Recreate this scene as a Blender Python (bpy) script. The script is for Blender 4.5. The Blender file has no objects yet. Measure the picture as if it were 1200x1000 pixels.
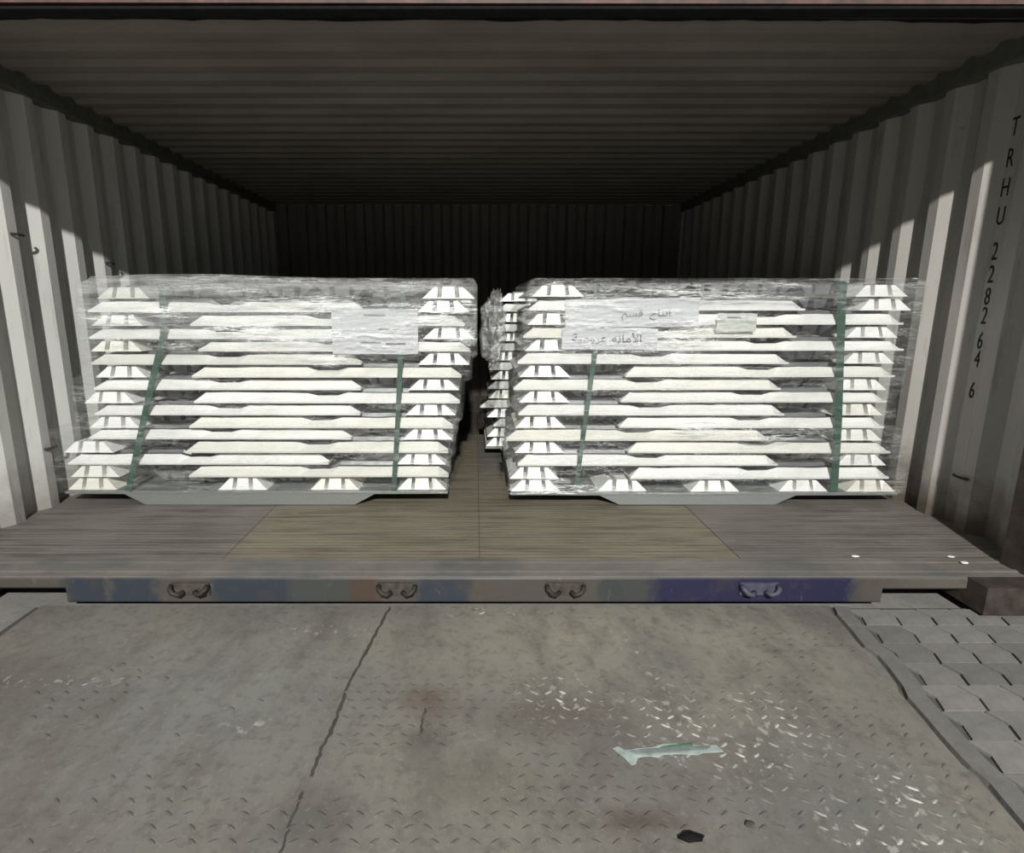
import bpy, bmesh, math, random
from mathutils import Vector, noise, Matrix
random.seed(7)
S = bpy.context.scene
C = S.collection
R = math.radians

# ------------------------------------------------------------------ camera
cam_d = bpy.data.cameras.new('camera'); cam = bpy.data.objects.new('camera', cam_d); C.objects.link(cam)
cam_d.sensor_fit = 'HORIZONTAL'; cam_d.sensor_width = 36.0; cam_d.lens = 674/1200*36
cam_d.shift_x = 43/1200
cam_d.clip_start = 0.05
cam.location = (0, 0, 1.168)
cam.rotation_euler = (R(90) - math.atan(142/674), 0, 0)
S.camera = cam

# ------------------------------------------------------------------ sky, sun, exposure
W = bpy.data.worlds.new('overcast_sky'); S.world = W; W.use_nodes = True
bg = W.node_tree.nodes['Background']; bg.inputs[0].default_value = (0.93, 0.97, 1.0, 1); bg.inputs[1].default_value = 0.15
# yard floodlight on a high mast behind the camera
sd = bpy.data.lights.new('floodlight', 'POINT'); sun = bpy.data.objects.new('floodlight', sd); C.objects.link(sun)
sd.energy = 5600; sd.shadow_soft_size = .12; sd.color = (1.0, 0.985, 0.95)
sun.location = (0.15, -6.3, 5.77)
vs = S.view_settings
vs.view_transform = 'Standard'; vs.look = 'None'; vs.gamma = 1; vs.use_curve_mapping = False
vs.exposure = 0.0

# ------------------------------------------------------------------ node helpers
class NT:
    def __init__(s, name):
        s.m = bpy.data.materials.new(name); s.m.use_nodes = True
        s.t = s.m.node_tree; s.n = s.t.nodes; s.b = s.n['Principled BSDF']
        s.co = s.n.new('ShaderNodeTexCoord').outputs['Object']
    def link(s, a, b): s.t.links.new(a, b)
    def put(s, sock, v):
        if isinstance(v, bpy.types.NodeSocket): s.link(v, sock)
        elif isinstance(v, (tuple, list)) and len(v) == 3 and sock.type == 'RGBA': sock.default_value = (*v, 1)
        else: sock.default_value = v
    def noise(s, scale, detail=4, rough=.6, stretch=(1, 1, 1), loc=(0, 0, 0), dist=0):
        mp = s.n.new('ShaderNodeMapping'); s.link(s.co, mp.inputs[0]); mp.inputs['Scale'].default_value = stretch; mp.inputs['Location'].default_value = loc
        n = s.n.new('ShaderNodeTexNoise'); s.link(mp.outputs[0], n.inputs['Vector'])
        n.inputs['Scale'].default_value = scale; n.inputs['Detail'].default_value = detail; n.inputs['Roughness'].default_value = rough
        n.inputs['Distortion'].default_value = dist
        return n.outputs[0]
    def ramp(s, f, stops, interp='LINEAR'):
        r = s.n.new('ShaderNodeValToRGB'); s.link(f, r.inputs[0]); e = r.color_ramp.elements; r.color_ramp.interpolation = interp
        while len(e) < len(stops): e.new(.5)
        for i, (p, c) in enumerate(stops):
            e[i].position = p; e[i].color = (*c, 1) if isinstance(c, tuple) else (c, c, c, 1)
        return r.outputs[0]
    def mix(s, f, a, b, mode='MIX'):
        n = s.n.new('ShaderNodeMix'); n.data_type = 'RGBA'; n.blend_type = mode
        s.put(n.inputs[0], f); s.put(n.inputs[6], a); s.put(n.inputs[7], b)
        return n.outputs[2]
    def math(s, op, a, b=0., c=0.):
        n = s.n.new('ShaderNodeMath'); n.operation = op; s.put(n.inputs[0], a); s.put(n.inputs[1], b); s.put(n.inputs[2], c); n.use_clamp = False
        return n.outputs[0]
    def xyz(s):
        n = s.n.new('ShaderNodeSeparateXYZ'); s.link(s.co, n.inputs[0]); return n.outputs
    def spot(s, x, y, rx, ry, wob=.25, ang=0):
        """0..1 mask of a blotch at (x, y) on a horizontal surface, ragged edge"""
        mp = s.n.new('ShaderNodeMapping'); mp.vector_type = 'TEXTURE'; s.link(s.co, mp.inputs[0])
        mp.inputs['Location'].default_value = (x, y, 0); mp.inputs['Scale'].default_value = (rx, ry, 100); mp.inputs['Rotation'].default_value = (0, 0, ang)
        l = s.n.new('ShaderNodeVectorMath'); l.operation = 'LENGTH'; s.link(mp.outputs[0], l.inputs[0])
        nz = s.noise(9, 4, .65)
        d = s.math('ADD', l.outputs['Value'], s.math('MULTIPLY_ADD', nz, wob*4, -wob*2))
        return s.math('MAXIMUM', s.math('MINIMUM', s.math('SUBTRACT', 1.15, d), 1.), 0.)
    def bump(s, h, strength=.3, dist=.01, normal=None):
        b = s.n.new('ShaderNodeBump'); s.put(b.inputs['Height'], h); b.inputs['Strength'].default_value = strength; b.inputs['Distance'].default_value = dist
        return b.outputs[0]
    def out(s, col, rough=.7, metal=0., normal=None, spec=.3):
        s.put(s.b.inputs['Base Color'], col); s.put(s.b.inputs['Roughness'], rough); s.put(s.b.inputs['Metallic'], metal)
        s.b.inputs['Specular IOR Level'].default_value = spec
        if normal is not None: s.link(normal, s.b.inputs['Normal'])
        return s.m
def simple(name, col, rough=.6, metal=0., sc=20, var=.25, bump=.15):
    m = NT(name); n = m.noise(sc, 5)
    lo = tuple(c*(1-var) for c in col); hi = tuple(min(1, c*(1+var)) for c in col)
    return m.out(m.ramp(n, [(.3, lo), (.7, hi)]), rough, metal, m.bump(n, bump, .003))

M = {}
# painted corrugated steel: pale warm grey, vertical grime runs, rust low down
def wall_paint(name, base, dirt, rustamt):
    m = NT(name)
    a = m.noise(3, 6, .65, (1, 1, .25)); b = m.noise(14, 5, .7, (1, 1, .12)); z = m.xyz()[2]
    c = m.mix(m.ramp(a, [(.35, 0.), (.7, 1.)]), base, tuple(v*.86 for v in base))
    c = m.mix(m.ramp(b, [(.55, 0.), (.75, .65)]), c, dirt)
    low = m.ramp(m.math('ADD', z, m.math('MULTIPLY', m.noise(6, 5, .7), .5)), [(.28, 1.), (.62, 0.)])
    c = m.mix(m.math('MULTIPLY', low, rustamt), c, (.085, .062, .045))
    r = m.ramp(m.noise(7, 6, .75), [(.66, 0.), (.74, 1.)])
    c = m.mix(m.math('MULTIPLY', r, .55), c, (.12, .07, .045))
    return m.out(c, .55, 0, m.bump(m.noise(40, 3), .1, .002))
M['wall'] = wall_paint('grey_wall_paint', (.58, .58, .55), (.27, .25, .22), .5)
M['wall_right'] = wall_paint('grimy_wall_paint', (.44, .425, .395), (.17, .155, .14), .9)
M['wall_back'] = wall_paint('shaded_wall_paint', (.2, .18, .16), (.1, .09, .08), .4)  # gloom of the far end put into a darker copy of the paint
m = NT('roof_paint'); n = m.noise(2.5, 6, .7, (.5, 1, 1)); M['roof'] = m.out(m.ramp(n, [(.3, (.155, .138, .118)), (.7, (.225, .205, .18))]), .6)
M['rail'] = simple('rail_paint', (.11, .12, .105), .6)
M['rubber'] = simple('black_rubber', (.012, .012, .012), .9); M['rubber'].node_tree.nodes['Principled BSDF'].inputs['Specular IOR Level'].default_value = .05
m = NT('header_paint'); n = m.noise(9, 5, .7); M['header'] = m.out(m.ramp(n, [(.35, (.05, .04, .036)), (.6, (.11, .062, .055)), (.8, (.17, .11, .10))]), .6)
M['rust'] = simple('rusty_steel', (.05, .04, .034), .75, 0, 15, .45, .4)
M['under'] = simple('underframe_black', (.02, .02, .022), .8)

# container floor: worn plywood with cross grain and ridged scrapes
def plywood(name, a, b, dark):
    m = NT(name)
    g = m.noise(5, 6, .7, (.35, 4, 1)); big = m.noise(1.6, 4, .6, (1, .8, 1)); fine = m.noise(16, 5, .75, (.3, 5, 1))
    c = m.mix(m.ramp(big, [(.3, 0.), (.7, 1.)]), a, b)
    c = m.mix(m.ramp(g, [(.46, 0.), (.66, .9)]), c, dark)
    c = m.mix(m.ramp(fine, [(.58, 0.), (.7, .5)]), c, tuple(v*.45 for v in dark))
    c = m.mix(m.ramp(m.noise(30, 3, .6, (.4, 2, 1)), [(.66, 0.), (.75, .35)]), c, (.42, .40, .36))
    w = m.n.new('ShaderNodeTexWave'); w.bands_direction = 'Y'; m.link(m.co, w.inputs[0]); w.inputs['Scale'].default_value = 9; w.inputs['Distortion'].default_value = 1.2; w.inputs['Detail'].default_value = 2
    return m.out(c, .6, 0, m.bump(m.math('ADD', w.outputs[1], m.math('MULTIPLY', fine, .8)), .35, .004), .25)
M['ply0'] = plywood('plywood_grey', (.16, .146, .13), (.215, .198, .175), (.088, .079, .07))
M['ply1'] = plywood('plywood_tan', (.19, .167, .122), (.235, .213, .165), (.105, .088, .064))
M['ply2'] = plywood('plywood_brown', (.13, .108, .09), (.175, .152, .128), (.07, .06, .052))
m = NT('threshold_steel'); g = m.noise(6, 6, .75, (.4, 6, 1)); b = m.noise(2.2, 5, .65)
c = m.mix(m.ramp(b, [(.35, 0.), (.7, 1.)]), (.15, .15, .145), (.27, .245, .21)); c = m.mix(m.ramp(g, [(.52, 0.), (.7, .6)]), c, (.09, .08, .07))
M['threshold'] = m.out(c, .5, .3, m.bump(g, .3, .003))

# sill face: grey-brown steel with patches of old blue paint and one fresh blue length
m = NT('sill_paint'); x = m.xyz()[0]
xw = m.math('ADD', x, m.math('MULTIPLY_ADD', m.noise(12, 5, .7), .14, -.07))
f = m.math('MULTIPLY_ADD', xw, 1/5.2, .5)
def xr(px): return ((px-557)*2.55/674)/5.2+.5
gr, bl, fb, ru = (.078, .072, .062), (.036, .044, .058), (.022, .022, .055), (.072, .05, .038)
st = [(0., gr), (xr(70), gr), (xr(84), bl), (xr(122), bl), (xr(126), gr), (xr(136), bl), (xr(180), bl), (xr(188), gr), (xr(240), gr), (xr(256), bl), (xr(330), bl), (xr(345), (.055, .06, .058)), (xr(405), (.055, .06, .058)), (xr(415), ru), (xr(440), ru), (xr(448), gr), (xr(486), gr), (xr(494), bl), (xr(545), bl), (xr(555), gr), (xr(695), gr), (xr(710), (.045, .052, .055)), (xr(755), (.055, .058, .058)), (xr(776), fb), (xr(992), fb), (xr(1000), (.058, .058, .062)), (xr(1012), gr), (1., (.17, .155, .13))]
c = m.ramp(f, st)
c = m.mix(m.ramp(m.noise(8, 6, .75), [(.5, 0.), (.68, .55)]), c, (.07, .055, .043))
c = m.mix(m.ramp(m.noise(26, 5, .75, (1, 1, .4)), [(.6, 0.), (.72, .4)]), c, (.2, .19, .17))
M['sill'] = m.out(c, .5, 0, m.bump(m.noise(18, 5), .3, .005))
M['bracket'] = simple('bracket_steel', (.085, .075, .062), .6, .2, 30, .4)
M['bracket_blue'] = simple('bracket_blue_paint', (.075, .075, .11), .5, 0, 30, .3)
M['hook'] = simple('hook_dark_steel', (.05, .042, .035), .6, .3, 30, .4)

# aluminium
def alu(name, base, metal, rough, var):
    m = NT(name)
    oi = m.n.new('ShaderNodeObjectInfo'); rnd = oi.outputs['Random']
    t = m.ramp(rnd, [(0., base), (.55, tuple(v*.97 for v in base)), (.8, (base[0]*.93, base[1]*.915, base[2]*.85)), (1., (base[0]*.8, base[1]*.8, base[2]*.78))])
    n = m.noise(14, 6, .7, (.5, 1, 1)); n2 = m.noise(45, 4, .7)
    c = m.mix(m.ramp(n, [(.45, 0.), (.75, var)]), t, (base[0]*.62, base[1]*.61, base[2]*.55))
    c = m.mix(m.ramp(n2, [(.62, 0.), (.72, .35)]), c, (base[0]*.55,)*3)
    return m.out(c, m.ramp(n, [(.3, rough), (.7, rough+.2)]), metal, m.bump(m.math('ADD', n, m.math('MULTIPLY', n2, .4)), .35, .006), .5)
M['alu'] = alu('cast_aluminium', (.95, .95, .925), .2, .42, .45)
M['alu_recess'] = alu('shaded_recess_aluminium', (.2, .21, .215), .6, .42, .5)  # set-back ingots: shade and dark reflections put into the base colour
M['alu_shade'] = alu('shaded_ingot_gaps', (.24, .25, .26), .75, .36, .5)  # darker copy of the metal, painting shade into the gaps between layers
M['alu_base'] = alu('grey_cast_aluminium', (.36, .38, .38), .6, .45, .5)
M['strap'] = simple('green_strapping', (.035, .085, .06), .45, 0, 60, .2)

# clear stretch film: mostly see-through, glossy, with white streaks painted in as glints, a little haze where it lies in layers
def film_mat(name, haze, zones, gl, base_glint=.25):
    """zones: (x, z, rx, rz, glint, haze) places with more painted glint streaks and hazier film layers"""
    m = NT(name); m.n.remove(m.b)
    w1 = m.noise(3.0, 5, .65, (.55, 1, 11), dist=.5); w2 = m.noise(7, 5, .7, (.6, 1, 8), dist=.4); w3 = m.noise(22, 3, .6, (1, 1, 2.2)); w4 = m.noise(4.5, 4, .6, (.7, 1, 9), (7, 3, 2), dist=1.)
    bp = m.bump(m.math('ADD', w1, m.math('ADD', m.math('MULTIPLY', w2, .5), m.math('MULTIPLY', w3, .22))), .7, .022)
    zc = base_glint; zh = haze; nz = m.math('MULTIPLY_ADD', m.noise(3, 4, .6), 1.6, -.8)
    o = m.xyz()
    for (x, z, rx, rz, k, h) in zones:
        dx = m.math('DIVIDE', m.math('SUBTRACT', o[0], x), rx); dz = m.math('DIVIDE', m.math('SUBTRACT', o[2], z), rz)
        d = m.math('SQRT', m.math('ADD', m.math('MULTIPLY', dx, dx), m.math('MULTIPLY', dz, dz)))
        f = m.math('MAXIMUM', m.math('MINIMUM', m.math('MULTIPLY', m.math('SUBTRACT', 1.25, m.math('ADD', d, nz)), 1.6), 1.), 0.)
        zc = m.math('MAXIMUM', m.math('MULTIPLY', f, k), zc); zh = m.math('MAXIMUM', m.math('MULTIPLY', f, h), zh)
    line = lambda n, w: m.ramp(m.math('ABSOLUTE', m.math('SUBTRACT', n, .5)), [(0., 1.), (w*.4, .8), (w, 0.)])
    cr = m.math('MAXIMUM', line(w1, .018), m.math('MAXIMUM', m.math('MULTIPLY', line(w2, .03), .8), line(w4, .022)))
    patch = m.ramp(m.noise(2.6, 3, .6, (.8, 1, 6), (3, 0, 5)), [(.46, .15), (.6, 1.)])
    cr = m.math('MINIMUM', m.math('MULTIPLY', m.math('MULTIPLY', cr, zc), patch), .95)
    tr = m.n.new('ShaderNodeBsdfTransparent'); tr.inputs[0].default_value = (.96, .97, .965, 1)
    g = m.n.new('ShaderNodeBsdfGlossy'); g.inputs[0].default_value = (1, 1, 1, 1); g.inputs['Roughness'].default_value = .2; m.link(bp, g.inputs['Normal'])
    d = m.n.new('ShaderNodeBsdfDiffuse'); d.inputs[0].default_value = (.72, .74, .73, 1)
    glint = m.n.new('ShaderNodeBsdfDiffuse'); glint.inputs[0].default_value = (.95, .96, .96, 1)
    def mx(f, A, B):
        n = m.n.new('ShaderNodeMixShader'); m.put(n.inputs[0], f); m.link(A, n.inputs[1]); m.link(B, n.inputs[2]); return n.outputs[0]
    x = mx(m.math('MULTIPLY', zh, m.ramp(w2, [(.4, .5), (.65, 1.3)])), tr.outputs[0], d.outputs[0])
    x = mx(m.math('MULTIPLY_ADD', cr, .25, gl), x, g.outputs[0])
    x = mx(cr, x, glint.outputs[0])
    m.link(x, m.n['Material Output'].inputs[0])
    return m.m
M['film'] = film_mat('clear_stretch_film', .01, [(.95, 1.06, .65, .20, .8, .08), (.5, .12, .35, .06, .9, .05), (1.55, .47, .45, .10, 1., .04), (1.5, 1.24, 1.2, .05, .8, .10)], .035, .22)
M['film_left'] = film_mat('layered_stretch_film', .01, [(-1.1, 1.10, 1.4, .15, 1., .20), (-1.4, 1.27, 1.5, .06, .5, .26), (-.7, 1.0, .5, .14, .9, .12)], .035, .2)
M['film_tail'] = film_mat('crumpled_stretch_film', .09, [], .16, .6)
M['paper'] = simple('white_paper', (.55, .56, .59), .6, 0, 12, .06, .1)
M['paper_grey'] = simple('greenish_card', (.52, .54, .48), .6, 0, 12, .06, .1)
M['ink'] = simple('black_ink', (.03, .03, .035), .6)
M['ink_grey'] = simple('faded_ink', (.16, .16, .17), .6)
M['stencil'] = simple('black_stencil_paint', (.02, .02, .02), .7)

# dock leveller plate
def plate_mat(name, lug):
    m = NT(name)
    b1 = m.noise(1.3, 5, .6); b2 = m.noise(5, 6, .7, (1, .5, 1)); b3 = m.noise(22, 5, .75)
    c = m.mix(m.ramp(b1, [(.35, 0.), (.65, 1.)]), (.205, .197, .18), (.26, .248, .21))
    c = m.mix(m.math('MULTIPLY', m.spot(.55, 2.1, 1.0, .42, .2), .95), c, (.32, .303, .245))
    c = m.mix(m.math('MULTIPLY', m.spot(-.9, 1.75, .55, .5, .25), .5), c, (.24, .255, .245))
    c = m.mix(m.ramp(b2, [(.46, 0.), (.66, .7)]), c, (.15, .137, .122))
    for (x, y, rx, ry, k, col) in [(-1.75, 1.75, .45, .3, .6, (.12, .11, .10)), (-.16, 1.70, .10, .09, .7, (.15, .10, .075)), (-.15, 1.52, .10, .06, .7, (.12, .105, .09)),
                                   (.28, 1.62, .32, .12, .6, (.14, .12, .10)), (.42, 1.24, .14, .05, .75, (.10, .07, .06)), (-.42, 1.26, .13, .10, .65, (.12, .11, .10)),
                                   (.70, 1.95, .20, .22, .5, (.19, .185, .175)), (1.0, 1.3, .3, .25, .4, (.18, .19, .17)), (-.75, 1.58, .2, .07, .4, (.15, .145, .135)), (0.0, 1.38, .25, .1, .4, (.17, .155, .12))]:
        c = m.mix(m.math('MULTIPLY', m.spot(x, y, rx, ry, .35), k), c, col)
    c = m.mix(m.ramp(b3, [(.50, 0.), (.68, .6)]), c, (.125, .115, .102))
    c = m.mix(m.ramp(m.noise(60, 4, .7, (1, 1, 1), (3, 1, 0)), [(.58, 0.), (.72, .45)]), c, (.36, .35, .32))
    v = m.n.new('ShaderNodeTexNoise'); mp = m.n.new('ShaderNodeMapping'); m.link(m.co, mp.inputs[0]); mp.inputs['Scale'].default_value = (1, .7, 1); m.link(mp.outputs[0], v.inputs[0]); v.inputs['Scale'].default_value = 40; v.inputs['Detail'].default_value = 2
    worn = None
    for (x, y, rx, ry, a) in [(.62, 1.60, .20, .20, .3), (.78, 1.45, .16, .14, 0), (.96, 1.20, .09, .14, .3), (.95, 1.60, .16, .16, .2), (.30, 1.72, .16, .14, 0), (1.18, 1.33, .14, .12, 0), (.12, 2.26, .3, .05, 0), (-.72, 1.58, .09, .04, 0), (-1.55, 1.80, .35, .04, 0), (-.62, 2.12, .22, .05, 0), (1.1, 1.16, .2, .06, 0), (.62, 1.95, .05, .25, .2)]:
        k = m.spot(x, y, rx, ry, .4, a); worn = k if worn is None else m.math('MAXIMUM', worn, k)
    if lug:
        c = m.mix(m.math('MULTIPLY', m.ramp(v.outputs[0], [(.40, 0.), (.5, .95)]), worn), c, (.62, .60, .55))
        c = m.mix(m.math('MULTIPLY_ADD', worn, -.4, .4), c, (.05, .045, .04))
    else:
        c = m.mix(m.math('MULTIPLY', m.ramp(v.outputs[0], [(.60, 0.), (.66, .6)]), worn), c, (.55, .54, .49))
    return m.out(c, .55, .15, m.bump(m.math('ADD', b3, b2), .3, .004))
M['plate'] = plate_mat('dock_plate_steel', False)
M['lug'] = plate_mat('tread_lug_steel', True)
M['crack'] = simple('crack_grime', (.07, .065, .055), .8)
m = NT('ground_concrete'); n = m.noise(2, 6, .7); n2 = m.noise(25, 5, .7)
M['concrete'] = m.out(m.mix(m.ramp(n2, [(.45, 0.), (.7, .5)]), m.ramp(n, [(.3, (.2, .195, .18)), (.7, (.31, .30, .275))]), (.15, .145, .135)), .8, 0, m.bump(n2, .4, .004))
for i, b in enumerate([(.235, .228, .212), (.20, .194, .183), (.265, .258, .238)]):
    m = NT('paver_concrete'); n = m.noise(14, 6, .75)
    M['paver%d' % i] = m.out(m.ramp(n, [(.3, tuple(v*.7 for v in b)), (.7, b)]), .85, 0, m.bump(n, .5, .006))
M['joint'] = simple('joint_grit', (.10, .095, .085), .9)
M['chip'] = simple('white_chip', (.75, .74, .7), .7)
M['scrap'] = simple('pale_torn_plastic', (.36, .42, .39), .5, 0, 25, .3)
M['scrap_dark'] = simple('grey_green_plastic', (.2, .235, .22), .5, 0, 25, .3)
M['scrap_green'] = simple('green_plastic', (.10, .22, .13), .5, 0, 25, .3)

# ------------------------------------------------------------------ mesh helpers
def me_of(name, bm, mat, smooth=False):
    bmesh.ops.recalc_face_normals(bm, faces=bm.faces)
    me = bpy.data.meshes.new(name); bm.to_mesh(me); bm.free()
    for q in (mat if isinstance(mat, list) else [mat]): me.materials.append(q)
    if smooth:
        for p in me.polygons: p.use_smooth = True
    return me
def ob(name, data, parent=None, loc=(0, 0, 0), rot=(0, 0, 0)):
    if isinstance(data, bmesh.types.BMesh): raise TypeError
    o = bpy.data.objects.new(name, data); C.objects.link(o); o.location = loc; o.rotation_euler = rot
    if parent: o.parent = parent
    return o
def tag(o, label=None, cat=None, group=None, kind=None):
    if label: o['label'] = label
    if cat: o['category'] = cat
    if group: o['group'] = group
    if kind: o['kind'] = kind
    return o
def box(bm, x0, x1, y0, y1, z0, z1):
    v = [bm.verts.new(p) for p in ((x0, y0, z0), (x1, y0, z0), (x1, y1, z0), (x0, y1, z0), (x0, y0, z1), (x1, y0, z1), (x1, y1, z1), (x0, y1, z1))]
    for f in ((0, 3, 2, 1), (4, 5, 6, 7), (0, 1, 5, 4), (1, 2, 6, 5), (2, 3, 7, 6), (3, 0, 4, 7)): bm.faces.new([v[i] for i in f])
    return v
def bevel(bm, w, seg=2, ang=40):
    es = [e for e in bm.edges if len(e.link_faces) == 2 and e.calc_face_angle(0) > R(ang)]
    bmesh.ops.bevel(bm, geom=es, offset=w, segments=seg, affect='EDGES', profile=.6)
def prism(bm, pts, axis, a, b):
    """extrude a closed outline (2D) along an axis from a to b"""
    def P(p, t): return (t, p[0], p[1]) if axis == 'x' else (p[0], t, p[1]) if axis == 'y' else (p[0], p[1], t)
    A = [bm.verts.new(P(p, a)) for p in pts]; B = [bm.verts.new(P(p, b)) for p in pts]
    n = len(pts); bm.faces.new(A); bm.faces.new(B[::-1])
    for i in range(n): bm.faces.new((A[i], B[i], B[(i+1) % n], A[(i+1) % n]))
    return A, B
def tube(bm, pts, r, seg=8):
    rings = []
    for i, p in enumerate(pts):
        p = Vector(p); d = (Vector(pts[min(i+1, len(pts)-1)])-Vector(pts[max(i-1, 0)])).normalized()
        a = d.orthogonal().normalized(); b = d.cross(a)
        if rings:
            a = (lastA - d*lastA.dot(d)).normalized(); b = d.cross(a)
        lastA = a
        rings.append([bm.verts.new(p + r*(math.cos(2*math.pi*k/seg)*a + math.sin(2*math.pi*k/seg)*b)) for k in range(seg)])
    for A, B in zip(rings, rings[1:]):
        for k in range(seg): bm.faces.new((A[k], A[(k+1) % seg], B[(k+1) % seg], B[k]))
    bm.faces.new(rings[0]); bm.faces.new(rings[-1][::-1])
def boxob(name, mat, parent, *d, bev=0):
    bm = bmesh.new(); box(bm, *d)
    if bev: bevel(bm, bev)
    return ob(name, me_of(name, bm, mat), parent)

# ------------------------------------------------------------------ container shell
Y0, Y1, ZC = 2.34, 7.53, 2.39
XL, XR, DEP, PITCH = -2.50, 2.57, .05, .266
def corrugated(name, mat, x, side, off, ya, yb, z0, z1):
    """side -1: wall on the left (outer flats further left)"""
    seq = [(0, 0), (.067, 0), (.133, 1), (.2, 1)]     # inner flat, slope away, outer flat, (next) slope facing the doors
    pts = [(ya, 0)]; k = -20
    while off + k*PITCH < yb:
        for dy, d in seq:
            y = off + k*PITCH + dy
            if ya+.02 < y < yb-.02: pts.append((y, d))
        k += 1
    pts.append((yb, 0))
    bm = bmesh.new(); t = .006
    inner = [(x + side*DEP*d, y) for y, d in pts]; outer = [(px + side*t, y) for px, y in inner]
    prism(bm, inner + outer[::-1], 'z', z0, z1)
    o = ob(name, me_of(name, bm, mat)); tag(o, kind='structure'); return o
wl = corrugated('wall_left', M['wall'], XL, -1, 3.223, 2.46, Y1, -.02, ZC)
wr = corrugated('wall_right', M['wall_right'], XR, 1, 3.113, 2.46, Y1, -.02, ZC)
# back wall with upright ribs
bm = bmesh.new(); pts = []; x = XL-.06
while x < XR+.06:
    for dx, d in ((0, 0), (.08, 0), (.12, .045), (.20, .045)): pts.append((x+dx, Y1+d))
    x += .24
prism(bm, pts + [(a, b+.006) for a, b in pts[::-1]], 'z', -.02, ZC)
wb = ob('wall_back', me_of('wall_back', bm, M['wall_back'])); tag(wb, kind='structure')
# roof with cross ribs
bm = bmesh.new(); pts = []; y = 2.38
while y < Y1+.05:
    for dy, d in ((0, 0), (.06, 0), (.095, .022), (.155, .022)): pts.append((y+dy, ZC+d))
    y += .19
prism(bm, pts + [(a, b+.006) for a, b in pts[::-1]], 'x', XL-.06, XR+.06)
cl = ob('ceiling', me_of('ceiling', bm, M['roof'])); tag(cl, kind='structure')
# top side rails
for nm, xx, s in (('trim_1', XL, 1), ('trim_2', XR, -1)):
    bm = bmesh.new(); a, b = sorted((xx-s*.055, xx+s*.03)); box(bm, a, b, 2.46, Y1, ZC-.085, ZC+.03); bevel(bm, .01)
    tag(ob(nm, me_of(nm, bm, M['rail'])), kind='structure')
# header over the doorway, slightly out of level, with a ragged rubber seal below
bm = bmesh.new(); v = box(bm, -2.75, 2.82, 2.30, 2.37, 2.215, 2.62)
for q in v[:4]: q.co.z += -.004*q.co.x/2.6
bevel(bm, .006); hd = ob('trim_3', me_of('trim_3', bm, M['header'])); tag(hd, kind='structure')
boxob('header_gasket', M['rubber'], hd, -2.7, 2.78, 2.303, 2.372, 2.198, 2.2075)
bm = bmesh.new(); n = 90; A = []
for i in range(n+1):
    x = -2.5 + 5.06*i/n; d = .004 + .012*max(0, noise.noise(Vector((x*3.1, .3, 0)))) + .006*noise.noise(Vector((x*14, 2, 0))); z = 2.2-.004*x/2.6
    A.append([bm.verts.new((x, 2.373, z)), bm.verts.new((x, 2.373, z-d)), bm.verts.new((x, 2.381, z-d)), bm.verts.new((x, 2.381, z))])
for a, b in zip(A, A[1:]):
    for k in range(4): bm.faces.new((a[k], a[(k+1) % 4], b[(k+1) % 4], b[k]))
bm.faces.new(A[0]); bm.faces.new(A[-1][::-1])
ob('rubber_seal', me_of('rubber_seal', bm, M['rubber']), hd)
# corner posts and lower corner castings
for i, (nm, a, b) in enumerate((('trim_4', -2.76, XL+.0), ('trim_5', 2.425, 2.82))):
    bm = bmesh.new(); box(bm, a, b, 2.30, 2.47, .0, 2.6); bevel(bm, .012)
    p = ob(nm, me_of(nm, bm, M['rust'])); tag(p, kind='structure')
    c0, c1 = (-2.78, -2.20) if i == 0 else (2.17, 2.84)
    bm = bmesh.new(); box(bm, c0, c1, 2.24, 2.46, -.128, -.003); bevel(bm, .03, 4)
    cst = ob('corner_casting', me_of('corner_casting', bm, M['rust']), p)
    bm = bmesh.new(); cx = (c0+c1)/2
    prism(bm, [(cx+.16*math.cos(t*math.pi/8), -.065+.032*math.sin(t*math.pi/8)) for t in range(16)], 'y', 2.232, 2.25)
    ob('casting_hole_shade', me_of('casting_hole_shade', bm, M['rubber']), cst)  # solid black disc paints in the darkness of the hole
# floor: underframe slab with plywood panels laid on it, steel threshold, sill
bm = bmesh.new(); box(bm, -2.6, 2.66, 2.42, Y1+.05, -.10, -.02)
fl = ob('floor', me_of('floor', bm, M['under'])); tag(fl, kind='structure')
cols = [XL-.06, -1.19, .02, 1.25, XR+.06]; rows = [2.525, 3.95, 5.2, 6.4, Y1]
for j in range(4):
    for i in range(4):
        bm = bmesh.new(); g = .0012
        box(bm, cols[i]+g, cols[i+1]-g, rows[j]+g, rows[j+1]-g, -.02, -.001 - .002*((i*7+j*3) % 3)/2); bevel(bm, .002, 1)
        ob('floor_panel', me_of('floor_panel', bm, M['ply%d' % [[0, 1, 1, 0], [2, 1, 0, 2], [0, 2, 1, 0], [1, 0, 2, 1]][j][i]]), fl)
# steel threshold with two shallow ridges
bm = bmesh.new()
prism(bm, [(Y0+.004, -.02), (Y0+.004, .0), (2.375, .001), (2.385, .006), (2.40, .006), (2.41, .001), (2.47, .001), (2.48, .005), (2.495, .005), (2.505, .001), (2.524, .001), (2.524, -.02)], 'x', XL-.05, XR+.05)
ob('threshold_plate', me_of('threshold_plate', bm, M['threshold']), fl)
bm = bmesh.new()
for x0, x1, zb in ((-2.2, -1.81, -.058), (-1.81, 1.80, -.126), (1.80, 2.17, -.062)):
    prism(bm, [(2.42, zb), (Y0+.006, zb), (Y0, zb+.008), (Y0, -.014), (Y0+.006, -.004), (Y0+.018, 0), (2.42, 0)][0:7], 'x', x0, x1)
sill = ob('trim_6', me_of('trim_6', bm, M['sill'])); tag(sill, kind='structure')
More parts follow.
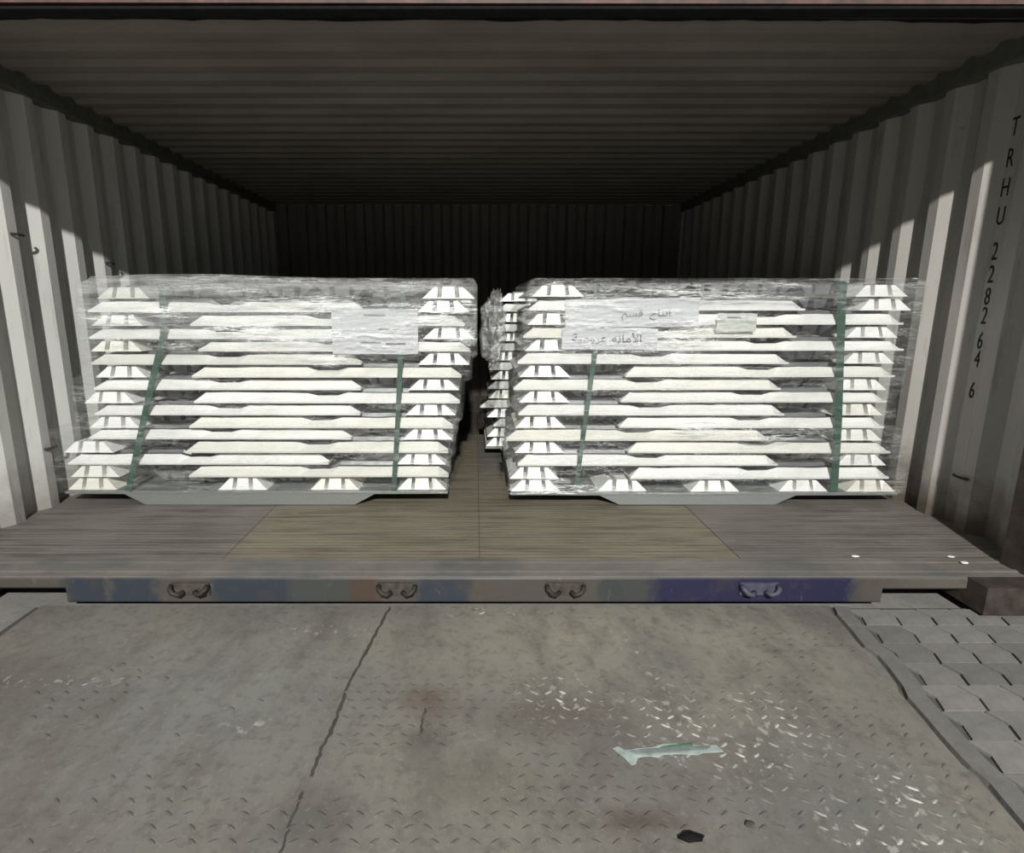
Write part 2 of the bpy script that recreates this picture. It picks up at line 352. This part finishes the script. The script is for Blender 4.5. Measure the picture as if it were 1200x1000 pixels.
# door-lock keepers on the sill
def keeper(x, mat, blue=False):
    bm = bmesh.new(); box(bm, x-.085, x+.085, Y0-.012, Y0+.001, -.082, -.026); bevel(bm, .006)
    k = ob('lock_keeper', me_of('lock_keeper', bm, mat), sill)
    for s in (-1, 1):
        bm = bmesh.new()
        hx = x+s*.055
        tube(bm, [(hx+s*.025, Y0-.012, -.038), (hx+s*.022, Y0-.034, -.046), (hx+s*.008, Y0-.042, -.06), (hx-s*.012, Y0-.04, -.068), (hx-s*.03, Y0-.02, -.064)], .011)
        ob('keeper_hook', me_of('keeper_hook', bm, mat if blue else M['hook'], True), k)
for x, mt, bl in ((-1.256, M['bracket'], False), (-.345, M['bracket'], False), (.395, M['bracket'], False), (1.25, M['bracket_blue'], True)): keeper(x, mt, bl)
# lashing rings on the side walls
def ring(wall, x, s, y, z):
    bm = bmesh.new(); pts = []
    for t in range(9):
        a = math.pi*t/8; pts.append((x+s*(.003+.016*math.sin(a)), y-.045*math.cos(a), z))
    tube(bm, pts, .007)
    ob('lashing_ring', me_of('lashing_ring', bm, M['rust'], True), wall)
for y, z in ((3.28, 1.545), (4.07, 1.45), (3.28, .35)): ring(wl, XL, 1, y, z)
for y, z in ((2.92, .28),): ring(wr, XR, -1, y, z)
# container number stencilled down the right wall, one character under another
def text_mesh(name, body, size, mat, parent, loc, rot, sx=1, ext=.0006, font_align='CENTER'):
    cu = bpy.data.curves.new(name, 'FONT'); cu.body = body; cu.size = size; cu.align_x = font_align; cu.align_y = 'CENTER'; cu.extrude = ext; cu.resolution_u = 3
    t = bpy.data.objects.new(name, cu); C.objects.link(t)
    dg = bpy.context.evaluated_depsgraph_get(); me = bpy.data.meshes.new_from_object(t.evaluated_get(dg)); bpy.data.objects.remove(t)
    me.materials.clear(); me.materials.append(mat); me.transform(Matrix.Diagonal((sx, 1, 1, 1)))
    o = ob(name, me, parent, loc, rot); return o
for ch, z in zip('TRHU2282646', (2.013, 1.872, 1.735, 1.60, 1.43, 1.318, 1.208, 1.112, .985, .89, .726)):
    text_mesh('stencilled_character', ch, .125, M['stencil'], wr, (XR+DEP-.002, 3.006+.022*(z-.72)/1.3, z), (R(90), 0, R(-90)), .55)

# ------------------------------------------------------------------ ground outside
bm = bmesh.new(); bmesh.ops.create_grid(bm, x_segments=8, y_segments=8, size=14, matrix=Matrix.Translation((0, -2, -.165)))
gd = ob('floor_yard', me_of('floor_yard', bm, M['concrete'])); tag(gd, kind='structure')
bm = bmesh.new(); box(bm, -6, -1.945, -6, 2.33, -.165, -.14); bevel(bm, .01)
tag(ob('floor_slab', me_of('floor_slab', bm, M['concrete'])), kind='structure')
# dock leveller plate: ragged right-hand edge
def redge(y): return .998 + .172*(y+1.0)/1.0*.97 + .012*noise.noise(Vector((y*6, 0, 0))) + (.015 if math.sin(y*11) > .3 else 0)
pts = [(-1.80 - .05*0, -3.0), (-1.925, 2.325)]
ys = [2.325 - i*.045 for i in range(70)]
right = [(redge(y), y) for y in ys]
bm = bmesh.new(); prism(bm, [(-1.75, ys[-1]), (-1.925, 2.325)][::-1][::1] and ([(-1.75, ys[-1]), (-1.915, 2.325)] + right), 'z', -.162, -.13)
pl = ob('dock_plate', me_of('dock_plate', bm, M['plate'])); tag(pl, kind='structure')
# raised tread lugs
bm = bmesh.new(); y = .86; j = 0
while y < 2.31:
    x = -1.9 + (.03 if j % 2 else 0)
    i = 0
    while x < 1.62:
        if -1.86 < x < redge(y)-.03 and 1.3*noise.noise(Vector((x*2.1, y*3.2, 5))) + .7*(1.40-y) + random.uniform(-.3, .3) > .06 or (.1 < x < 1.15 and 1.2 < y < 1.86 and random.random() < .75):
            a = R(35 if (i+j) % 2 else -35) + random.uniform(-.08, .08); L, w = .0175, .0055
            ca, sa = math.cos(a), math.sin(a)
            q = []
            for (u, vv, zz) in ((-L, 0, 0), (-L*.4, w, 0), (L*.4, w, 0), (L, 0, 0), (L*.4, -w, 0), (-L*.4, -w, 0), (-L*.5, 0, .0024), (L*.5, 0, .0024)):
                q.append(bm.verts.new((x+u*ca-vv*sa, y+u*sa+vv*ca, -.1302+zz)))
            for f in ((0, 5, 6), (0, 6, 1), (1, 6, 7, 2), (2, 7, 3), (3, 7, 4), (4, 7, 6, 5)): bm.faces.new([q[t] for t in f])
        x += .050; i += 1
    y += .040; j += 1
tag(ob('tread_lugs', me_of('tread_lugs', bm, M['lug']), pl), kind='stuff')
# long crack across the plate, and grime lines
def crack(name, pts, w, parent, z=-.1292, seed=0):
    bm = bmesh.new(); prev = None; P = []
    for (a, b) in zip(pts, pts[1:]):
        for t in range(8): P.append((a[0]+(b[0]-a[0])*t/8, a[1]+(b[1]-a[1])*t/8))
    P.append(pts[-1])
    for i, (x, y) in enumerate(P):
        x += .008*noise.noise(Vector((i*.6, seed, 0))); ww = w*(.35+.9*abs(noise.noise(Vector((i*.35, seed+3, 0))))+.15)
        r = [bm.verts.new((x-ww, y, z)), bm.verts.new((x+ww, y, z)), bm.verts.new((x+ww, y, z-.004)), bm.verts.new((x-ww, y, z-.004))]
        if prev:
            for k in range(4): bm.faces.new((prev[k], prev[(k+1) % 4], r[(k+1) % 4], r[k]))
        else: bm.faces.new(r)
        prev = r
    bm.faces.new(prev[::-1]); ob(name, me_of(name, bm, M['crack']), parent)
crack('crack', [(-.375, 2.31), (-.40, 2.12), (-.42, 1.96), (-.445, 1.78), (-.445, 1.62), (-.46, 1.47), (-.462, 1.38)], .009, pl)
crack('crack', [(-.47, 1.33), (-.475, 1.22), (-.47, 1.15)], .006, pl, seed=9)
crack('crack', [(-.165, 1.66), (-.17, 1.55)], .007, pl, seed=5)
# edge angle strip between plate and pavers
bm = bmesh.new(); A = []
for i in range(45):
    y = 2.325 - i*.06; x = redge(y)+.014+.008*noise.noise(Vector((y*4, 9, 0)))
    A.append([bm.verts.new((x, y, -.165)), bm.verts.new((x+.01, y, -.136)), bm.verts.new((x+.075, y, -.135)), bm.verts.new((x+.085, y, -.165))])
for a, b in zip(A, A[1:]):
    for k in range(4): bm.faces.new((a[k], a[(k+1) % 4], b[(k+1) % 4], b[k]))
bm.faces.new(A[0]); bm.faces.new(A[-1][::-1])
ob('edge_strip', me_of('edge_strip', bm, M['paver1']), pl)
# interlocking pavers right of the plate
bm = bmesh.new(); box(bm, 1.3, 4.6, -.6, 2.335, -.165, -.150)
pv = ob('floor_paving', me_of('floor_paving', bm, M['joint'])); tag(pv, kind='structure')
cw, ln = .15, .13
for j in range(14):
    y = 2.325 - (j+.5)*ln
    for i in range(10):
        x = redge(y) + .17 + i*cw - .0
        hx, hy = cw/2-.004, ln/2-.0015; k = .022
        bm = bmesh.new()
        A, B = prism(bm, [(-hx, -hy), (-hx+k, 0), (-hx, hy), (hx, hy), (hx+k, 0), (hx, -hy)], 'z', -.02, random.uniform(.006, .009))
        for q in B: q.co.x *= .98; q.co.y *= .985
        ob('paver', me_of('paver', bm, M['paver%d' % random.randrange(3)]), pv, (x, y-.01, -.150), (random.uniform(-.008, .008), random.uniform(-.008, .008), 0))

# ------------------------------------------------------------------ aluminium ingots
HZ = .0745
def darken_recesses(me, d):
    # slot floors and tops take a darker grey that paints in gap shade
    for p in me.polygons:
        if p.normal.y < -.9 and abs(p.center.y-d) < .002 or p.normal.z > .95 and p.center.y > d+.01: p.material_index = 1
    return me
def bar_mesh(seed, L=1.54, Wd=.22):
    """long ingot lying across: origin at the middle of its bottom front edge; cast sides slope in, a shallow notch in the top centre"""
    rnd = random.Random(seed); bm = bmesh.new(); n = 26; rings = []
    H = HZ-.001
    for i in range(n+1):
        t = i/n; x = (t-.5)*L; e = min(t, 1-t)*L            # distance from the end
        sl = min(1., e/.055)                                   # ends slope like the sides
        ht = H*.74*(1 if sl >= 1 else sl) + .0045*noise.noise(Vector((x*4.5, seed*3.1, 0))) + .003*noise.noise(Vector((x*13, seed*2.3, 1)))
        ht = min(ht, H*.84)
        if i in (0, n): ht = .012
        if abs(x) < .075: ht -= .016                          # notch
        sp = H if .09 < e and abs(x) >= .075 else ht
        wob = .005*noise.noise(Vector((x*3, seed, 7)))
        prof = [(0.0+wob*.4, 0), (-.002+wob, .010), (.040+wob, ht), (.072, ht+.001), (.082, sp), (Wd-.082, sp), (Wd-.072, ht+.001), (Wd-.040, ht), (Wd+.002, .010), (Wd, 0)]
        rings.append([bm.verts.new((x, a, b)) for a, b in prof])
    for A, B in zip(rings, rings[1:]):
        for k in range(10):
            f = bm.faces.new((A[k], A[(k+1) % 10], B[(k+1) % 10], B[k])); f.material_index = 1 if 2 <= k <= 6 else 0   # top and ledges darker: gap shade put into the colour
    bm.faces.new(rings[0]); bm.faces.new(rings[-1][::-1])
    return me_of('ingot', bm, [M['alu'], M['alu_shade']])
def end_mesh(seed, L=.92, Wb=.292, Wt=.165, mat=None):
    """ingot seen end-on: end face cut by two upright slots into three lugs; origin bottom front centre"""
    bm = bmesh.new(); H = (HZ-.001); h = H*.80; rnd = random.Random(seed)
    j = lambda s: rnd.uniform(-s, s)
    prof = [(-Wb/2, 0), (-Wb/2-.002, .008), (-Wt/2+j(.012), h), (-.045, h+.001), (-.04, H), (.04, H), (.045, h+.001), (Wt/2+j(.012), h), (Wb/2+.002, .008), (Wb/2, 0)]
    d = .11
    prism(bm, prof, 'y', d, L)
    s0, s1 = .042+j(.004), .067+j(.004)
    top = h+j(.003); f = Wt/2
    def lug(p4, y0s):
        prism(bm, p4, 'y', 0, d)
        return
    xt = lambda z: Wb/2-(Wb/2-Wt/2)*z/h
    lo = .004
    for pts in ([(-Wb/2, 0), (-s1, 0), (-s1+.006, top), (-xt(top), top)], [(-s0, 0), (s0, 0), (s0-.006, top+.002), (-s0+.006, top+.002)], [(s1, 0), (Wb/2, 0), (xt(top), top), (s1-.006, top)]):
        A, B = prism(bm, pts, 'y', 0, d+.004)
        for q in A:
            if q.co.z > .01: q.co.y += .018+j(.004)             # end face leans back
    # thin web joining the lugs at the bottom
    box(bm, -Wb/2+.01, Wb/2-.01, .004, d+.002, 0, .006)
    return darken_recesses(me_of('ingot', bm, [mat or M['alu'], M['alu_shade']]), d)
bars = [bar_mesh(s) for s in range(7)]
ends = [end_mesh(s) for s in range(5)]
ends_recess = [end_mesh(s+20, L=.80, mat=M['alu_recess']) for s in range(3)]
ORD = ['bottom', 'second', 'third', 'fourth', 'fifth', 'sixth', 'seventh', 'eighth', 'ninth', 'tenth', 'eleventh', 'twelfth', 'thirteenth', 'fourteenth', 'fifteenth', 'top']
LEFT = [(.089, 'E', [-2.29, -1.39, -.84, -.32]), (.169, 'L', -2.26, -.93), (.245, 'R', -.32, -1.64), (.318, 'L', -2.28, -.93), (.398, 'R', -.28, -1.50), (.467, 'L', -2.11, -.90), (.543, 'R', -.26, -1.44), (.613, 'L', -2.12, -.86),
        (.690, 'R', -.24, -1.43), (.764, 'L', -2.03, -.85), (.837, 'R', -.18, -1.42), (.912, 'L', -2.04, -.80), (.982, 'R', -.15, -1.41), (1.055, 'L', -2.02, -.83), (1.131, 'R', -.18, -1.39), (1.205, 'E', [-1.96, -.15])]
RIGHT = [(.080, 'E', [.36, .88, 1.43, 1.96, 2.36]), (.158, 'L', .35, 1.69), (.239, 'R', 2.29, 1.02), (.316, 'L', .38, 1.67), (.392, 'R', 2.24, .95), (.468, 'L', .38, 1.61), (.543, 'R', 2.22, 1.02), (.618, 'L', .40, 1.61),
         (.691, 'R', 2.22, .99), (.766, 'L', .40, 1.63), (.842, 'R', 2.25, 1.01), (.916, 'L', .43, 1.66), (.989, 'R', 2.24, 1.04), (1.062, 'L', .44, 1.64), (1.140, 'R', 2.30, 1.07), (1.216, 'E', [.46, 2.26])]
YF = 3.28
uid = [0]
def put(mesh, x, y, z, label, group, flip=False, hs=1.0):
    uid[0] += 1
    o = ob('ingot', mesh, None, (x, y, z), (0, 0, random.uniform(-.006, .006)))
    if flip:
        o.rotation_euler = (0, math.pi, 0); o.location.z = z + (HZ-.001)*hs
    o.scale = (1, 1, hs)
    tag(o, label, 'ingot', group); return o
def stack(T, who):
    zs = [t[0] for t in T] + [T[-1][0]+.0755]
    g = 'aluminium ingots of the %s stack' % who
    for i, t in enumerate(T):
        z = t[0]; hs = (zs[i+1]-z-.0006)/(HZ-.001)
        lay = '%s layer' % ORD[i] if i in (0, 15) else '%s layer up' % ORD[i]
        if t[1] == 'E':
            names = ['first', 'second', 'third', 'fourth', 'fifth']
            if i == 0:
                for k, x in enumerate(t[2]):
                    put(ends[(k*2+i) % 5], x, YF+random.uniform(0, .01), z, 'bright ingot seen end-on, %s from the left in the bottom layer of the %s stack' % (names[k], who), g, hs=hs)
                for k, (a, b) in enumerate(zip(t[2], t[2][1:])):
                    if b-a > .52:
                        put(ends_recess[k % 3], (a+b)/2, YF+.13, z, 'dark upside-down ingot set back after the %s end-on one, bottom layer of the %s stack' % (names[k], who), g, True, hs)
            else:
                a, b = t[2]; n = 5; stp = (b-a)/(n+1)
                put(ends[i % 5], a, YF, z, 'bright ingot seen end-on at the left end of the top layer, %s stack' % who, g, hs=hs)
                put(ends[(i+2) % 5], b, YF, z, 'bright ingot seen end-on at the right end of the top layer, %s stack' % who, g, hs=hs)
                for k in range(n):
                    put(ends_recess[k % 3], a+stp*(k+1)+(.0), YF+.045, z, 'dark upside-down ingot in the top layer of the %s stack, %s after its left end' % (who, names[k]), g, True, hs)
            continue
        ex, bx = t[2], t[3]; side = 'left' if t[1] == 'L' else 'right'
        put(ends[(i*3) % 5], ex, YF+random.uniform(0, .012), z, 'bright ingot seen end-on with slotted end at %s, %s, %s stack' % (side, lay, who), g, hs=hs)
        put(bars[(i*2+len(who)) % 7], bx, YF+random.uniform(-.006, .008), z, 'long bright ingot lying across the front in the %s, %s stack' % (lay, who), g, hs=hs)
        gx = (ex+.146+bx-.77)/2 if t[1] == 'L' else (bx+.77+ex-.146)/2
        put(ends_recess[i % 3], gx, YF+.12, z, 'dark upside-down ingot recessed beside the %s end, %s, %s stack' % (side, lay, who), g, True, hs)
stack(LEFT, 'left'); stack(RIGHT, 'right')
# stacks standing behind: only their edges beside the gap are seen
YB = 4.42
def rear(T, side, who, shift):
    g = 'aluminium ingots of the %s stack' % who
    for i, t in enumerate(T):
        z = t[0]*.985; nxt = (T[i+1][0] if i < 15 else t[0]+.0755)*.985; hs = (nxt-z-.0006)/(HZ-.001)
        lay = '%s layer' % ORD[i] if i in (0, 15) else '%s layer up' % ORD[i]
        if t[1] == 'E':
            x = t[2][0 if side == 'L' else -1]
            put(ends[i % 5], x+shift, YB, z, 'ingot end facing the gap in the %s of the %s stack' % (lay, who), g, hs=hs)
        elif t[1] == side: put(ends[(i*3+1) % 5], t[2]+shift+random.uniform(-.03, .03), YB, z, 'ingot end facing the gap in the %s of the %s stack' % (lay, who), g, hs=hs)
        else: put(bars[(i+2) % 7], t[3]+shift+random.uniform(-.03, .03), YB, z, 'long ingot poking towards the gap in the %s of the %s stack' % (lay, who), g, hs=hs)
rear(RIGHT, 'L', 'rear right', -.13); rear(LEFT, 'R', 'rear left', -.02)

# grey cast base pieces with one broad foot each
def base(x0, x1, f0, f1, y0, y1, zt, label):
    bm = bmesh.new(); c = .12
    prism(bm, [(x0, zt-.018), (f0-c, zt-.02), (f0, .002), (f1, .002), (f1+c, zt-.02), (x1, zt-.018), (x1+.002, zt-.004), (x1-.01, zt), (x0+.01, zt), (x0-.002, zt-.004)], 'y', y0, y1)
    tag(ob('stack_base', me_of('stack_base', bm, M['alu_base'])), label, 'pallet')
base(-2.44, -.165, -1.97, -.72, YF-.012, YF+.95, .0885, 'grey cast base with one broad foot under the left ingot stack')
base(.21, 2.515, .86, 1.79, YF-.012, YF+.95, .0795, 'grey cast base with one broad foot under the right ingot stack')
base(.08, 2.38, .72, 1.68, YB-.012, YB+.95, .0785, 'grey cast base under the rear right ingot stack')
base(-2.40, -.18, -1.9, -.65, YB-.012, YB+.95, .0872, 'grey cast base under the rear left ingot stack')

# green straps: down the front, over the top, down the back
def strap(front, w, label, ytop=YF+.95, zt=1.297):
    """front: (x, z) from top to bottom on the stack face"""
    bm = bmesh.new(); th = .003
    path = [(front[0][0], ytop+.012, .10), (front[0][0], ytop+.012, zt-.01), (front[0][0], ytop-.0, zt), (front[0][0], YF+.01, zt), (front[0][0], YF-.016, zt-.012)]
    path += [(x, YF-.018, z) for x, z in front]
    prev = None
    for i, p in enumerate(path):
        a = Vector(path[max(i-1, 0)]); b = Vector(path[min(i+1, len(path)-1)]); d = (b-a).normalized()
        nrm = d.cross(Vector((1, 0, 0))).normalized(); sd_ = nrm.cross(d).normalized(); p = Vector(p)
        r = [bm.verts.new(p+s*sd_*w/2+u*nrm*th/2) for s, u in ((-1, -1), (1, -1), (1, 1), (-1, 1))]
        if prev:
            for k in range(4): bm.faces.new((prev[k], prev[(k+1) % 4], r[(k+1) % 4], r[k]))
        else: bm.faces.new(r)
        prev = r
    bm.faces.new(prev[::-1])
    tag(ob('strap', me_of('strap', bm, M['strap'])), label, 'strap', 'green straps around the ingot stacks')
strap([(-1.73, 1.22), (-1.75, 1.0), (-1.84, .75), (-1.94, .45), (-2.06, .09)], .036, 'slanting dark green strap near the left end of the left stack')
strap([(-.40, 1.22), (-.425, .85), (-.45, .5), (-.485, .09)], .028, 'upright green strap near the right end of the left stack')
strap([(.70, 1.22), (.675, .9), (.64, .55), (.595, .085)], .026, 'thin olive strap near the left end of the right stack')
strap([(2.03, 1.22), (2.06, .9), (2.10, .5), (2.13, .085)], .044, 'broad dark green strap near the right end of the right stack')

# stretch film around each front stack
def film(xl, xr_, mat, label, zb, zt, seed, lift):
    """xl, xr_: functions of z"""
    bm = bmesh.new(); nz = 64; y0, y1 = YF-.058, YF+.985
    nf, ns = 120, 14; loops = []
    for j in range(nz+1):
        z = zb+(zt-zb)*j/nz; a, b = xl(z), xr_(z); P = []
        for i in range(nf): P.append((a+(b-a)*i/nf, y0, 0))
        for i in range(ns): P.append((b, y0+(y1-y0)*i/ns, 1))
        for i in range(nf//4): P.append((b+(a-b)*i/(nf//4), y1, 2))
        for i in range(ns): P.append((a, y1+(y0-y1)*i/ns, 3))
        ring_ = []
        rnd_top = max(0, (z-(zt-.05))/.05)
        for (x, y, sdn) in P:
            q = Vector((x*1.3+seed, y, z*13)); d = .008*noise.noise(q)+.004*noise.noise(q*2.7)
            d += .006*noise.noise(Vector((x*.8, seed, z*4)))
            zz = z + (lift(x)*(z-zb)/(zt-zb) if sdn == 0 else lift(x)*(z-zb)/(zt-zb))
            if sdn == 0: y += d - .004 + rnd_top**2*.02
            elif sdn == 2: y -= d
            elif sdn == 1: x += abs(d)*.8
            else: x -= abs(d)*.8
            x += (x-(a+b)/2)/(b-a)*-.05*rnd_top**2
            ring_.append(bm.verts.new((x, y, zz)))
        loops.append(ring_)
    n = len(loops[0])
    for A, B in zip(loops, loops[1:]):
        for k in range(n): bm.faces.new((A[k], A[(k+1) % n], B[(k+1) % n], B[k]))
    f = bm.faces.new(loops[-1]); r = bmesh.ops.inset_region(bm, faces=[f], thickness=.03)
    bmesh.ops.triangulate(bm, faces=[f])
    me = me_of('stretch_film', bm, mat, True)
    o = ob('stretch_film', me)
    return tag(o, label, 'plastic film')
def envelope(T):
    """outermost reach of the ingots near height z, plus a finger's breadth"""
    rows = []
    for t in T:
        if t[1] == 'E': rows.append((t[0], t[2][0]-.15, t[2][-1]+.15))
        else: rows.append((t[0], min(t[2]-.15, t[3]-.775), max(t[2]+.15, t[3]+.775)))
    def near(z): return [r for r in rows if r[0]-.09 < z < r[0]+.16] or rows[-1:]
    return (lambda z: min(r[1] for r in near(z))-.010), (lambda z: max(r[2] for r in near(z))+.010)
el_, er_ = envelope(LEFT)
fl_ = film(lambda z: max(el_(z), -2.478), er_, M['film_left'], 'crinkled clear stretch film wrapped around the left ingot stack', .094, 1.312, 3.0,
           lambda x: .022*math.exp(-((x+1.6)/.55)**2)+.002)
el2, er2 = envelope(RIGHT)
fr_ = film(el2, er2, M['film'], 'clear glossy stretch film wrapped around the right ingot stack', .086, 1.312, 11.0, lambda x: .002)
# loose crumpled tail of film bulging into the gap
bm = bmesh.new(); bmesh.ops.create_icosphere(bm, subdivisions=5, radius=1)
for v in bm.verts:
    p = v.co.copy(); r = 1+.30*noise.noise(p*1.9)+.26*noise.noise(p*4.5)+.12*noise.noise(p*10)
    tap = 1 if p.z > 0 else 1
    v.co = Vector(((.078-.012*p.z)*p.x*r, .27*p.y*r, .22*p.z*r))
tl = ob('film_tail', me_of('film_tail', bm, M['film_tail'], True), fl_, (.118, 3.70, 1.03))
tl['label'] = 'crumpled loose bulge of film hanging in the gap'

# paper labels under the film
ARF = {}
def paper(x0, x1, z0, z1, mat, label, name='paper_label', tilt=0, seed=0):
    bm = bmesh.new(); nx, nz = 14, 8; G = []; w, h = x1-x0, z1-z0
    for th in (0, .0012):
        g = []
        for j in range(nz+1):
            g.append([bm.verts.new((w*(i/nx-.5), .004*noise.noise(Vector((i*.5, j*.6, seed))) + th, h*(j/nz-.5)+ (.005*noise.noise(Vector((i*.4, seed, 0))) if j in (0, nz) else 0))) for i in range(nx+1)])
        G.append(g)
    for g in G:
        for j in range(nz):
            for i in range(nx): bm.faces.new((g[j][i], g[j][i+1], g[j+1][i+1], g[j+1][i]))
    a, b = G
    for j in range(nz):
        for i in (0, nx): bm.faces.new((a[j][i], a[j+1][i], b[j+1][i], b[j][i]))
    for i in range(nx):
        for j in (0, nz): bm.faces.new((a[j][i], a[j][i+1], b[j][i+1], b[j][i]))
    o = ob(name, me_of(name, bm, mat), None, ((x0+x1)/2, YF-.030, (z0+z1)/2), (0, tilt, 0))
    tag(o, label, 'label', 'paper labels on the wrapped stacks'); return o
def ar(o, forms, x, z, size, mat, sx):
    t = text_mesh('printed_text', forms, size, mat, o, (x, -.006, z), (R(90), 0, 0), sx)
    return t
pr = paper(.50, 1.24, 1.05, 1.205, M['paper'], 'upper white label with a line of Arabic print on the right stack', tilt=R(-1), seed=1)
pr2 = paper(.485, 1.02, .925, 1.045, M['paper'], 'lower white label with bold Arabic words on the right stack', tilt=R(.6), seed=2)
pc = paper(1.345, 1.565, 1.025, 1.125, M['paper_grey'], 'small greenish card with one ruled line on the right stack', tilt=R(.5), seed=3)
boxob('printed_line', M['ink_grey'], pc, -.06, .06, -.0065, -.005, .026, .031)
pa = paper(-.80, -.32, .90, 1.15, M['paper'], 'white printed label half hidden in film creases on the left stack', tilt=R(.5), seed=4)
# presentation forms, in left-to-right visual order
for wd, x in (('\ufe94\ufef4\ufee3\u0648\ufeae\ufecb', -.115), ('\ufeea\ufee7\ufe8e\ufee3\uFEF7\u0627', .095)): ar(pr2, wd, x, .0, .062, M['ink'], 1.15)
for wd, x in (('\ufee2\ufeb4\ufed7', .0), ('\u062c\ufe8e\ufe98\ufee7\u0627', .155)): ar(pr, wd, x, -.005, .05, M['ink_grey'], 1.3)
for x0, x1, z in ((-.06, .06, .085), (.02, .14, .01), (-.08, .03, -.065), (.06, .17, -.07)): boxob('printed_line', M['ink_grey'], pa, x0, x1, -.0065, -.005, z, z+.009)

# ------------------------------------------------------------------ small debris
def lump(name, mat, x, y, z, r, sx, sy, sz, label, cat, seed, parent=None):
    bm = bmesh.new(); bmesh.ops.create_icosphere(bm, subdivisions=2, radius=1)
    for v in bm.verts:
        k = 1+.35*noise.noise(v.co*1.6+Vector((seed, 0, 0))); v.co = Vector((v.co.x*k*r*sx, v.co.y*k*r*sy, max(-.75, v.co.z*k)*r*sz))
    mn = min(v.co.z for v in bm.verts)
    tag(ob(name, me_of(name, bm, mat), None, (x, y, z-mn)), label, cat)
lump('white_chip', M['chip'], 1.80, 2.54, .002, .010, 1.8, 1, .4, 'white chip on the container floor behind the blue length of sill', 'chip', 1)
lump('white_chip', M['chip'], 2.25, 2.535, .002, .010, 1.6, 1, .4, 'white chip at the right end of the threshold, further from the sill', 'chip', 2)
lump('white_chip', M['chip'], 2.25, 2.46, .007, .011, 1.7, 1, .4, 'white chip at the right end of the threshold, nearer the sill', 'chip', 3)
lump('rubber_scrap', M['rubber'], .535, 1.185, -.129, .022, 1.4, .6, .4, 'black rubber scrap lying on the dock plate at the front', 'scrap', 4)
lump('dirt_clod', M['crack'], .70, 1.225, -.129, .012, 1, .8, .4, 'small dark clod of dirt on the worn tread', 'dirt', 5)
rg = random.Random(4); up = [(.03+i*.02, .020+.006*math.sin(i*.22)+rg.uniform(-.006, .006)) for i in range(15)]; dn = [(.32-i*.02, -.014+.003*math.sin((14-i)*.22)+rg.uniform(-.006, .006)) for i in range(14)]
bm = bmesh.new(); prism(bm, [(-.004, .026), (.014, .032)] + up + dn + [(.046, -.036), (.030, -.040), (.018, -.008)], 'z', 0, .003)
for v in bm.verts: v.co.z += .006*max(0, noise.noise(Vector((v.co.x*9, v.co.y*9, 2))))
sc = ob('plastic_scrap', me_of('plastic_scrap', bm, M['scrap']), None, (.415, 1.455, -.1275), (0, 0, R(4)))
tag(sc, 'pale green torn plastic strip lying on the tread plate', 'scrap')
bm = bmesh.new(); prism(bm, [(.045, .006), (.09, .010), (.15, .011), (.22, .012), (.29, .008), (.27, -.002), (.20, -.004), (.13, -.006), (.06, -.007)], 'z', .003, .0085); ob('dark_patch', me_of('dark_patch', bm, M['scrap_dark']), sc)
bm = bmesh.new(); prism(bm, [(.14, .013), (.18, .020), (.24, .019), (.23, .012), (.18, .012)], 'z', .004, .0095); ob('green_patch', me_of('green_patch', bm, M['scrap_green']), sc)
